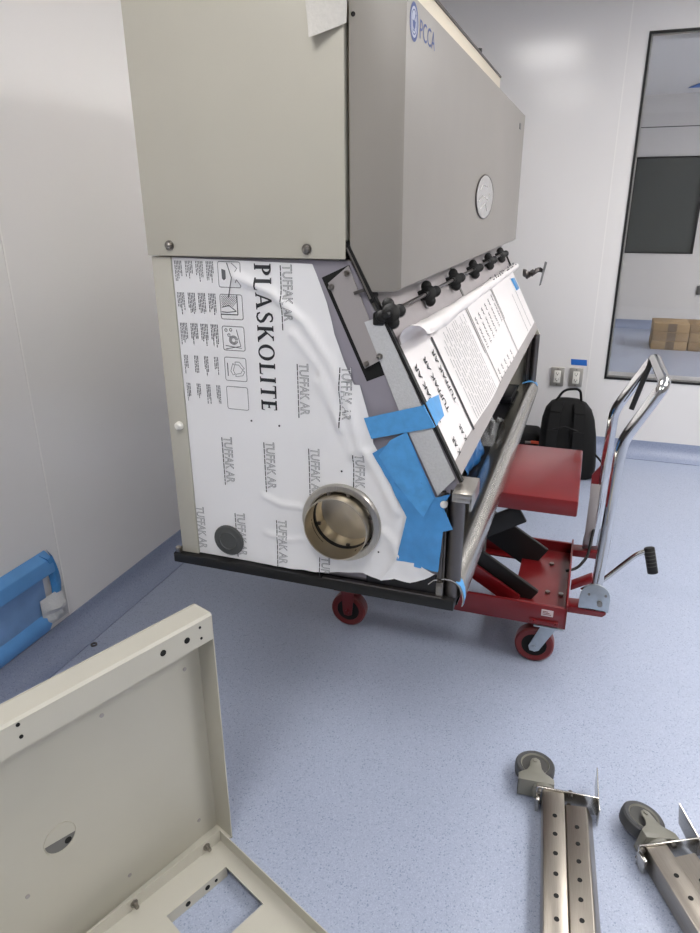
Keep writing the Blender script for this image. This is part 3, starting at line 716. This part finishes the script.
# =================================================================== LIFT TABLE
lt = thing('lift_table', (-.37, 2.15, 0), 'red hydraulic scissor lift table on casters carrying the hood cabinet', 'lift table')
m = MB(); m.box(-.79, .029, 1.915, 2.378, .538, .590, .006); m.build('platform', 'red', lt)
bf = MB()
bf.box(-.76, .035, 1.918, 1.930, .152, .226, .002); bf.box(-.76, .035, 1.93, 1.975, .152, .158)
bf.box(-.76, .035, 2.372, 2.384, .152, .226, .002); bf.box(-.76, .035, 2.33, 2.372, .152, .158)
bf.box(-.135, .035, 1.93, 2.372, .176, .188); bf.box(.030, .036, 1.918, 2.384, .152, .240, .001)
bf.box(-.76, -.70, 1.93, 2.372, .176, .188)
base = bf.build('base_frame', 'red', lt)
for y0, y1 in ((1.935, 1.985), (2.315, 2.365)):
    m = MB(); m.prism([(.036, y0, .205), (.036, y0, .230), (.10, y0, .234), (.148, y0, .232), (.148, y0, .218), (.138, y0, .208)], (0, y1 - y0, 0), .002); m.build('handle_lug', 'red', base)
m = MB(); m.box(-.040, -.004, 1.9165, 1.918, .190, .212); lb = m.build('warning_label', 'label_white', base)
m = MB()
for q in range(3): m.box(-.036, -.010 - .005 * q, 1.9160, 1.9166, .195 + q * .005, .197 + q * .005)
m.build('label_print', 'red_wheel', lb)
m = MB(); m.box(-.075, .015, 1.912, 1.918, .158, .174, .002); m.cyl((-.06, 1.913, .166), (-.06, 1.907, .166), .005, n=10); m.cyl((.005, 1.913, .166), (.005, 1.907, .166), .005, n=10); m.build('caster_bolts', 'red', base)
for x, y in ((-.03, 2.06), (.012, 2.06), (-.03, 2.26)): MB().cyl((x, y, .187), (x, y, .196), .008, n=10).build('bolt', 'screw', base)
def bar_xz(mb, x0, z0, x1, z1, y, th, h, bev=.002):
    d = V((x1 - x0, z1 - z0)); n_ = V((-d.y, d.x)).normalized() * h / 2
    mb.prism([(x0 + n_.x, y, z0 + n_.y), (x1 + n_.x, y, z1 + n_.y), (x1 - n_.x, y, z1 - n_.y), (x0 - n_.x, y, z0 - n_.y)], (0, th, 0), bev)
for y, hh in ((2.005, .066), (2.275, .105)): m = MB(); bar_xz(m, -.075, .190, -.62, .525, y, .016, hh); m.build('scissor_arm', 'black', lt)
for y in (1.975, 2.305): m = MB(); bar_xz(m, -.62, .200, -.13, .500, y, .014, .06); m.build('scissor_arm', 'black', lt)
m = MB(); bar_xz(m, -.125, .178, -.56, .445, 1.989, .012, .05); m.build('lift_strut', 'red', lt)
m = MB(); m.cyl((-.36, 1.975, .36), (-.36, 2.32, .36), .016, n=16); m.cyl((-.10, 1.98, .535), (-.10, 2.32, .535), .010, n=14); m.cyl((-.62, 1.98, .20), (-.62, 2.32, .20), .010, n=14); m.build('pivot_bar', 'black', lt)
m = MB(); m.cyl((-.62, 2.15, .215), (-.34, 2.15, .36), .032, n=24); m.cyl((-.36, 2.15, .35), (-.26, 2.15, .40), .016, n=16); m.build('hydraulic_cylinder', 'black_gloss', lt)
m = MB(); m.box(-.30, -.255, 2.12, 2.18, .25, .42, .004); m.build('cylinder_bracket', 'mid_grey', lt)
m = MB(); m.box(-.58, -.20, 1.94, 1.99, .160, .172)
for q in range(9): m.cyl((-.30 + q * .016, 1.96, .172), (-.30 + q * .016, 1.96, .178), .004, n=8)
m.build('chain_guard', 'black', lt)
# casters
def caster(x, y, swivel, fixed=False):
    d = V((-math.cos(swivel), 0, 0)); c = V((x, y, .0625))
    f = MB(); top = c + V((.038 if not fixed else 0, 0, .083))
    f.box(top.x - .045, top.x + .045, y - .04, y + .04, .146, .152, .001)
    for sy in (-.028, .026):
        pts = [(top.x - .022, .146), (top.x + .026, .146), (c.x + .016, .050), (c.x + .004, .044), (c.x - .012, .047), (c.x - .017, .062)]
        f.prism([(a, y + sy, b_) for a, b_ in pts], (0, .003, 0), .0008)
    f.cyl((c.x, y - .034, .0625), (c.x, y + .034, .0625), .007, n=12)
    fo = f.build('caster_fork', 'zinc' if not fixed else 'red', lt)
    w_ = MB(); w_.lathe([(.040, -.019), (.056, -.021), (.0615, -.016), (.0625, 0), (.0615, .016), (.056, .021), (.040, .019)], c, (0, 1, 0), 40); wh = w_.build('caster_wheel', 'red_wheel', fo, 30)
    w_ = MB(); w_.lathe([(0, -.015), (.030, -.015), (.041, -.018), (.041, .018), (.030, .015), (0, .015)], c, (0, 1, 0), 32, False); w_.build('wheel_core', 'hole', fo, 30)
    return fo
caster(-.052, 1.955, 0); fo = caster(-.688, 1.955, 0, True); caster(-.052, 2.345, 0); caster(-.688, 2.345, 0, True)
# push handle
def fillet(pts, r, n=7):
    out = [V(pts[0])]
    for i in range(1, len(pts) - 1):
        a, b_, c = V(pts[i - 1]), V(pts[i]), V(pts[i + 1]); d1 = (a - b_).normalized(); d2 = (c - b_).normalized()
        s, e_ = b_ + d1 * r, b_ + d2 * r
        for k in range(n + 1):
            u = k / n; out.append(s * (1 - u) ** 2 + b_ * 2 * u * (1 - u) + e_ * u * u)
    return out + [V(pts[-1])]
hp_ = fillet([(.111, 1.955, .262), (.124, 1.955, .770), (.210, 1.955, .943), (.206, 2.325, .938), (.110, 2.325, .757), (.098, 2.325, .262)], .035, 8)
hd = MB().tube(hp_, .0165, 18).build('push_handle', 'chrome', lt, 60)
m = MB(); m.tube(fillet([(.196, 2.30, .930), (.180, 2.292, .868), (.158, 2.285, .775)], .02), .0085, 10); m.build('release_lever', 'black', hd)
for y in (1.938, 2.342):
    m = MB(); o_ = .004 if y < 2 else -.004
    pts = [(.066, .226)] + [(0.110 + .044 * math.cos(math.radians(a)), .272 + .046 * math.sin(math.radians(a))) for a in range(180, -1, -20)] + [(.154, .226)]
    m.prism([(a, y - .003, b_) for a, b_ in pts], (0, .006, 0), .001); hb = m.build('handle_bracket', 'zinc', lt)
    m = MB(); m.cyl((.126, y - .013, .256), (.126, y + .01, .256), .008, n=12); m.cyl((.092, y - .006, .282), (.092, y, .282), .004, n=10); m.cyl((.14, y - .006, .285), (.14, y, .285), .004, n=10); m.build('bolt', 'screw', hb)
m = MB(); m.prism([(.066, 2.30, .53), (.092, 2.30, .57), (.090, 2.30, .30), (.072, 2.30, .30)], (0, .008, 0)); m.build('handle_gusset', 'red', hd)
m = MB(); m.box(.068, .098, 2.296, 2.299, .27, .50, .001); m.build('guard_plate', 'plate_grey', hd)
# pedal
m = MB(); m.tube(fillet([(.075, 2.10, .195), (.135, 2.12, .232), (.235, 2.15, .340), (.262, 2.15, .350)], .03, 6), .0085, 12); pd = m.build('foot_pedal', 'chrome', lt, 60)
m = MB(); m.cyl((.262, 2.15, .362), (.284, 2.135, .280), .0165, n=20, bev=.003); pad = m.build('pedal_grip', 'black', pd, 40)
m = MB()
for q in range(5): p = V((.262, 2.15, .362)).lerp(V((.284, 2.135, .280)), .14 + q * .14); m.lathe([(.0165, -.0015), (.0172, 0), (.0165, .0015)], p, V((.025, -.015, -.08)), 20)
m.build('grip_ribs', 'hub_dark', pad)
m = MB(); m.prism([(.04, 2.08, .20), (.04, 2.08, .222), (.10, 2.08, .262), (.112, 2.08, .245)], (0, .035, 0), .002); m.build('pedal_arm', 'red', pd)
m = MB(); m.tube(fillet([(.02, 2.20, .205), (.055, 2.21, .215), (.085, 2.24, .25), (.095, 2.30, .33)], .02, 5), .005, 10); m.build('hose', 'black', lt, 60)

# =================================================================== BACK-WALL ITEMS
def outlet(x, z, label):
    t = thing('wall_outlet', (x, YB, z - .056), label, 'wall outlet', 'steel outlets on the back wall')
    m = MB(); m.box(x - .038, x + .038, YB - .014, YB - .006, z - .056, z + .056, .003); m.box(x - .030, x + .030, YB - .008, YB, z - .050, z + .050); m.build('cover_plate', 'plate_steel', t)
    m = MB(); m.box(x - .018, x + .018, YB - .017, YB - .012, z - .036, z + .036, .002); r = m.build('receptacle', 'white_plastic', t)
    m = MB()
    for dz in (.016, -.020):
        m.box(x - .008, x - .006, YB - .0178, YB - .016, z + dz, z + dz + .010); m.box(x + .006, x + .008, YB - .0178, YB - .016, z + dz, z + dz + .010); m.cyl((x, YB - .0178, z + dz - .004), (x, YB - .016, z + dz - .004), .003, n=10)
    m.build('slots', 'hole', r)
    for dz in (.046, -.046): MB().cyl((x, YB - .0155, z + dz), (x, YB - .013, z + dz), .004, n=10).build('screw', 'screw', t)
outlet(-.143, .440, 'steel wall outlet with no tape above it, nearer the hood cabinet')
outlet(-.039, .442, 'steel wall outlet directly beneath the short blue tape strip')
m = MB(); m.prism([(-.078, YB, .546), (.010, YB, .546), (.014, YB, .511), (-.074, YB, .513)], (0, -.0012, 0)); tag(m.build('tape_strip', 'blue_wall_tape', None, 35, 0, (-.03, YB, .511)), 'short blue tape strip stuck on the white back wall above an outlet', 'tape')

# backpack
bp = thing('backpack', (-.04, 3.69, 0), 'black backpack standing on the floor against the back wall below the outlets', 'backpack')
rows = []
secs = [(z * .90, a * 1.06, b_) for z, a, b_ in ((0, .122, .076), (.012, .137, .090), (.06, .142, .098), (.16, .142, .098), (.26, .137, .092), (.34, .128, .084), (.40, .112, .070), (.44, .086, .050), (.462, .048, .026), (.468, .012, .008))]
for z, a, b_ in secs:
    r = []
    for k in range(41):
        t_ = 2 * PI * k / 40; ct, st = math.cos(t_), math.sin(t_); pw = .62
        r.append((-.028 - .030 * z / .42 + a * math.copysign(abs(ct) ** pw, ct), 3.685 + .06 * z + b_ * math.copysign(abs(st) ** pw, st), z))
    rows.append(r)
m = MB(); m.strip(rows); m.poly([V(p) for p in rows[0][:-1]]); m.poly([V(p) for p in rows[-1][:-1]]); body = m.build('bag_body', 'bag_black', bp, 60)
def ribbon(path, wv, th=.004):
    mb = MB(); wv = V(wv)
    for a, b2 in zip(path, path[1:]):
        a, b2 = V(a), V(b2); d = (b2 - a).normalized(); n_ = d.cross(wv).normalized() * th
        mb.raw([a - wv - n_, a + wv - n_, b2 + wv - n_, b2 - wv - n_, a - wv + n_, a + wv + n_, b2 + wv + n_, b2 - wv + n_], [(0, 1, 2, 3), (7, 6, 5, 4), (0, 4, 5, 1), (1, 5, 6, 2), (2, 6, 7, 3), (3, 7, 4, 0)])
    return mb
m = MB().tube(fillet([(-.135, 3.70, .382), (-.085, 3.695, .468), (-.005, 3.695, .478), (.010, 3.70, .380)], .03, 6), .007, 10); m.build('top_handle', 'bag_black', bp, 60)
for s in (-1, 1):
    xx = -.055 + s * .052
    m = ribbon([(xx, 3.655, .405), (xx + s * .01, 3.618, .36), (xx + s * .014, 3.592, .27), (xx + s * .016, 3.580, .18), (xx + s * .022, 3.576, .09)], (.027, 0, 0), .008); m.build('shoulder_strap', 'bag_black', bp, 30)
m = ribbon(fillet([(.105, 3.60, .155), (.140, 3.58, .13), (.172, 3.58, .04), (.135, 3.60, .015)], .03, 5), (0, .011, 0), .003); m.build('side_strap', 'bag_black', bp, 50)
m = MB().tube([(-.14, 3.590, .27), (-.06, 3.582, .30), (.03, 3.590, .27)], .003, 8); m.build('zip_line', 'black', bp, 50)
tc_ = thing('tool_pouch', (-.32, 3.78, 0), 'low black pouch with an orange tag on the floor beside the backpack', 'pouch')
m = MB(); m.box(-.46, -.19, 3.68, 3.88, 0, .205, .03, None, 4); m.build('pouch_body', 'bag_black', tc_, 60)
m = MB(); m.box(-.232, -.186, 3.674, 3.680, .155, .172, .002); m.build('tag', 'orange', tc_)
m = MB(); m.cyl((-.262, 3.676, .160), (-.232, 3.676, .162), .007, n=12); m.build('zip_pull', 'screw', tc_)

# =================================================================== LEFT-WALL RETURN GRILLE
rg = thing('wall_return_vent', (XL, 1.1, .12), 'low return air vent in the left wall masked with blue film and tape', 'wall vent')
m = MB(); m.box(XL, XL + .004, .62, 1.47, .135, .36); m.build('film_cover', 'blue_film', rg)
m = MB(); m.prism([(XL + .002, .60, .375), (XL + .030, .60, .352), (XL + .034, .60, .305), (XL + .006, .60, .290)], (0, .90, 0), .003); m.build('top_band', 'blue_band', rg, 60)
rows = []
for i in range(14):
    u = i / 13; z = .372 - u * .20; y = 1.497 + .03 * math.sin(u * 2.6); d = .034 * (1 - u * .7)
    rows.append([(XL + .001, y + .012, z), (XL + d, y, z - .012), (XL + d, y - .022, z - .014), (XL + .006, y - .030, z)])
MB().strip(rows).build('side_band', 'blue_tape_dark', rg, 60)
rows = []
for i in range(30):
    y = .62 + .84 * i / 29; z = .155 + .01 * noise.noise(V((y * 5, 0, 0)))
    rows.append([(XL + .006, y, z + .012), (XL + .018, y, z), (XL + .022, y, z - .025), (XL + .006, y, .1)])
MB().strip(rows).build('bottom_band', 'blue_band', rg, 60)
rows = []
for i in range(12):
    r = []
    for j in range(12):
        y = 1.435 + .11 * i / 11; z = .118 + .105 * j / 11
        r.append((XL + .012 + .026 * math.sin(PI * i / 11) * math.sin(PI * j / 11) * (1.2 + noise.noise(V((y * 40, z * 40, 3)))), y, z))
    rows.append(r)
MB().strip(rows).build('clear_wrap', 'foam', rg, 30)
m = MB(); m.lathe([(.006, 0), (.011, 0), (.011, .004), (.006, .004)], (-1.469, 1.549, .0005), (0, 0, 1), 20); tag(m.build('washer', 'steel_dark', None, 35, 0, (-1.469, 1.549, 0)), 'tiny metal washer lying on the blue floor beside the left wall', 'washer')

# =================================================================== SHEET-METAL PANS
U = V((.932, -.362, 0)); W_ = V((-.362, -.932, 0)); P0 = V((-.659, 1.026, 0))
def uvz(u, v, z): return P0 + U * u + W_ * v + V((0, 0, z))
MUV = Matrix(((U.x, W_.x, 0, P0.x), (U.y, W_.y, 0, P0.y), (0, 0, 1, 0), (0, 0, 0, 1)))
pn = thing('sheet_metal_base', tuple(P0), 'beige sheet metal pan assembly standing open on the floor in front of the hood cabinet', 'sheet metal pan')
m = MB(); m.box(-.058, -.0555, 0, .80, .002, .622, .0, MUV); bpn = m.build('back_panel', 'beige_light', pn)
m = MB()
pr_ = [(-.058, .617), (-.053, .623), (-.005, .623), (0, .618), (0, .562), (-.003, .561), (-.003, .616), (-.05, .619)]
m.prism([uvz(u, 0, z) for u, z in pr_], W_ * .80); tf = m.build('top_flange', 'beige_light', pn, 25)
m = MB()
for v, z, r in ((.121, .594, .0065), (.065, .592, .0065), (.032, .605, .0028), (.031, .579, .0028), (.399, .612, .0035), (.398, .587, .0035)):
    m.cyl(uvz(.0012, v, z), uvz(-.002, v, z), r, n=16)
m.build('holes', 'hole', tf)
m = MB(); m.prism([uvz(u, v, 0.002) for u, v in ((-.058, 0), (0, 0), (0, .0022), (-.0555, .0022))], (0, 0, .60)); m.build('side_flange', 'beige_light', pn)
m = MB(); m.box(-.0553, -.002, .0, .80, .003, .006, 0, MUV); m.build('bottom_flange', 'beige_light', pn)
# half-punched knockout
def kn(u, v, r, half, d): return [uvz(u, v + r * math.cos(math.radians(a)) * 1., .279 + r * math.sin(math.radians(a))) for a in half]
m = MB(); m.prism(kn(-.0553, .353, .030, range(195, 361, 11), 0), U * .0006); m.build('knockout_opening', 'mid_grey', bpn, 0)
m = MB(); m.tube(kn(-.0548, .353, .0315, range(0, 360, 12), 0), .0009, 6, True); m.build('knockout_rim', 'beige', bpn)
m = MB(); m.cyl(uvz(-.0552, .340, .262), uvz(-.0541, .340, .262), .007, n=14); m.build('knockout_hole', 'hole', bpn)
m = MB()
for v, z in ((.234, .489), (.042, .482), (.049, .06), (.233, .062), (.43, .20)): m.cyl(uvz(-.0556, v, z), uvz(-.0540, v, z), .0045, n=12)
m.build('dimples', 'plate_grey', bpn)
# floor pan, turned slightly against the upright
th = math.radians(-2.6); U2 = Matrix.Rotation(th, 3, 'Z') @ U; W2 = Matrix.Rotation(th, 3, 'Z') @ W_; P2 = P0 + U * .004 + W_ * .036
def pz(u, v, z): return P2 + U2 * u + W2 * v + V((0, 0, z))
M2 = Matrix(((U2.x, W2.x, 0, P2.x), (U2.y, W2.y, 0, P2.y), (0, 0, 1, 0), (0, 0, 0, 1)))
m = MB(); h0, h1, g0, g1 = .064, .19, .034, .186
m.box(0, .52, 0, g0, .028, .031, 0, M2); m.box(0, .52, g1, .62, .028, .031, 0, M2); m.box(0, h0, g0, g1, .028, .031, 0, M2); m.box(h1, .52, g0, g1, .028, .031, 0, M2)
m.box(-.001, .001, 0, .62, .0, .062, 0, M2); m.box(0, .52, -.001, .0012, .0, .062, 0, M2); fp = m.build('floor_pan', 'beige_light', pn)
m = MB(); m.box(h0 - .002, h0, g0 - .002, g1 + .002, .001, .028, 0, M2); lip = m.build('hole_lip', 'beige', fp)
m = MB()
for v, r in ((.062, .004), (.085, .006), (.135, .006)): m.cyl(pz(h0 + .001, v, .016), pz(h0 - .001, v, .016), r, n=12)
m.build('slots', 'hole', lip)
for v in (.040, .222):
    m = MB(); m.cyl(pz(-.001, v, .047), pz(.006, v, .047), .0085, n=6); m.cyl(pz(.006, v, .047), pz(.016, v, .047), .0045, n=12); m.build('bolt', 'screw', fp)

# =================================================================== CASTER LEGS
def leg(label, wx, tilt):
    # local frame: leg axis along -Y from the bracket at y=0, tube lies on the floor
    t = empty('caster_leg', (0, 0, 0)); tag(t, label, 'caster leg', 'stainless caster legs on the floor')
    L_ = .62
    m = MB(); m.box(-.0255, .0255, -L_, -.004, .003, .056, .003); tb = m.build('square_tube', 'steel_leg', t)
    m = MB()
    for k in range(8): m.cyl((.002, -.078 - k * .0512, .0552), (.002, -.078 - k * .0512, .0564), .0054, n=14)
    m.build('holes', 'hole', tb)
    m = MB(); m.prism([(.0275, -.030, .001), (.0275, -.030, .044), (.030, -.030, .047), (.074, -.030, .052), (.078, -.030, .050), (.092, -.030, .020), (.092, -.030, .001)], (0, -L_ + .03, 0), .001); tb2 = m.build('second_tube', 'steel_leg', t)
    m = MB()
    for k in range(9):
        m.cyl((.052, -.092 - k * .0455, .0483), (.052, -.092 - k * .0455, .0502), .0052, n=14)
    m.build('holes', 'hole', tb2)
    m = MB(); m.box(-.040, .106, -.004, .0, .004, .060, .001)
    m.box(.103, .106, -.036, -.004, .004, .056, .0008); m.prism([(.1035, 0, .004), (.1035, 0, .058), (.1035, .080, .074), (.1035, .068, .024)], (.0022, 0, 0))
    m.box(-.040, -.032, -.028, -.004, .004, .042, .001); br = m.build('bracket', 'steel_y', t)
    for x, z in ((-.0335, .050), (.040, .054), (.040, .014), (-.0335, .016)): MB().cyl((x, -.012, z), (x, .006, z), .0055, n=6).build('bolt', 'screw', br)
    # caster: wheel lies on its side
    m = MB(); m.cyl((wx * .5 - .002, .0, .035), (wx * .5 - .002, .010, .035), .028, n=28, bev=.002)
    for z0 in (.010, .058):
        pts = [(-.043, .012), (.042, .012), (.041, .026), (.032, .034), (.018, .044), (.0115, .056), (.0095, .070), (.0065, .084), (-.003, .090), (-.0125, .086), (-.0165, .076), (-.0175, .060), (-.024, .046), (-.038, .036), (-.045, .030)]
        m.prism([(x + wx, y, z0) for x, y in pts], (0, 0, .003), .001)
    m.box(wx - .044, wx + .042, .010, .014, .010, .061, .001); m.box(wx - .044, wx - .041, .010, .032, .012, .058, .001); fo = m.build('caster_fork', 'fork_grey', t, 40)
    c = V((wx - .004, .079, .0352))
    m = MB(); m.lathe([(.035, -.015), (.045, -.016), (.049, -.012), (.050, 0), (.049, .012), (.045, .016), (.035, .015)], c, (0, 0, 1), 48); m.build('tyre', 'tyre_grey', fo, 30)
    m = MB(); m.lathe([(0, -.012), (.033, -.012), (.036, -.014), (.036, .014), (.033, .012), (0, .012)], c, (0, 0, 1), 40, False); m.build('hub', 'hub_dark', fo, 30)
    m = MB(); m.lathe([(.0325, .0125), (.0355, .0165), (.0375, .0125)], c, (0, 0, 1), 40); m.cyl(c + V((0, 0, .022)), c + V((0, 0, .0285)), .0055, n=14); m.build('rim_ring', 'fork_grey', fo, 30)
    fo.rotation_euler = (0, math.radians(tilt), 0)
    return t
l1 = leg('stainless caster leg lying on the floor nearest the metal pan, square to the wheel', -.040, 0)
l2 = leg('stainless caster leg lying askew on the floor, farther from the metal pan', .012, 14)
l1.location = (.046, 1.362, 0); l1.rotation_euler = (0, 0, math.radians(4.3))
l2.location = (.2705, 1.275, .004); l2.rotation_euler = (0, 0, math.radians(27))

# =================================================================== ADJACENT ROOM CONTENTS
k = 0
names = {0: 'bottom', 1: 'middle', 2: 'topmost'}
for ci, x0 in enumerate((.61, .945, 1.28)):
    for lv in range(3):
        z0 = lv * .088; dx = random.uniform(-.002, .002)
        t = thing('carton', (x0 + .165, 7.62, z0), 'flat brown carton behind the window, %s in the %s stack' % (names[lv], ('window-frame side', 'central', 'outer')[ci]), 'carton', 'brown cartons in the next room')
        m = MB(); m.box(x0 + dx, x0 + .328 + dx, 7.46, 7.80, z0, z0 + .087, .003); m.build('box_body', 'cardboard' if (lv + ci) % 2 == 0 else 'card_dark', t)
        m = MB(); m.box(x0 + .13 + dx, x0 + .21 + dx, 7.4585, 7.4602, z0 + .004, z0 + .083); m.build('tape_band', 'strap_dark', t)
cv = MB(); cv.prism([(.66, 8.35, ZC - .004), (.78, 7.9, ZC - .004), (1.2, 7.9, ZC - .004), (1.2, 8.35, ZC - .004)], (0, 0, .003)); tag(cv.build('ceiling_masking', 'blue_wall_tape', None, 35, 0, (.8, 8.2, ZC - .004)), 'blue masking film on the ceiling of the room behind the window', 'masking film')
m = MB(); m.box(1.10, 1.18, FY1 - .02, FY1, .40, .50, .004); m.box(1.115, 1.165, FY1 - .023, FY1 - .02, .415, .485, .002); tag(m.build('far_outlet', 'mid_grey', None, 35, 0, (1.14, FY1, .40)), 'small grey outlet on the far wall seen through the window', 'outlet')  # outlet box on the far wall of the next room

# =================================================================== CAMERA
fpx = 682.066; pit, yaw, rol = (math.radians(a) for a in (21.1796, 19.2837, -.3699))
h = V((-math.sin(yaw), math.cos(yaw), 0)); r = V((math.cos(yaw), math.sin(yaw), 0)); u = V((0, 0, 1))
fw = h * math.cos(pit) - u * math.sin(pit); up = u * math.cos(pit) + h * math.sin(pit)
r2 = r * math.cos(rol) + up * math.sin(rol); u2 = up * math.cos(rol) - r * math.sin(rol)
cd = bpy.data.cameras.new('camera'); cam = bpy.data.objects.new('camera', cd); COL.objects.link(cam)
cd.sensor_fit = 'VERTICAL'; cd.sensor_height = 36; cd.lens = fpx * 36 / 933; cd.clip_start = .02
cam.matrix_world = Matrix(((r2.x, u2.x, -fw.x, 0), (r2.y, u2.y, -fw.y, 0), (r2.z, u2.z, -fw.z, 1.4), (0, 0, 0, 1)))
SC.camera = cam
wd = bpy.data.worlds.new('world'); SC.world = wd; wd.use_nodes = True
wd.node_tree.nodes['Background'].inputs[0].default_value = (.02, .02, .02, 1)
vs_ = SC.view_settings; vs_.view_transform = 'Standard'; vs_.look = 'None'; vs_.gamma = 1; vs_.use_curve_mapping = False; vs_.exposure = 0.22
SC.cycles.max_bounces = 10; SC.cycles.diffuse_bounces = 6; SC.cycles.sample_clamp_indirect = 6
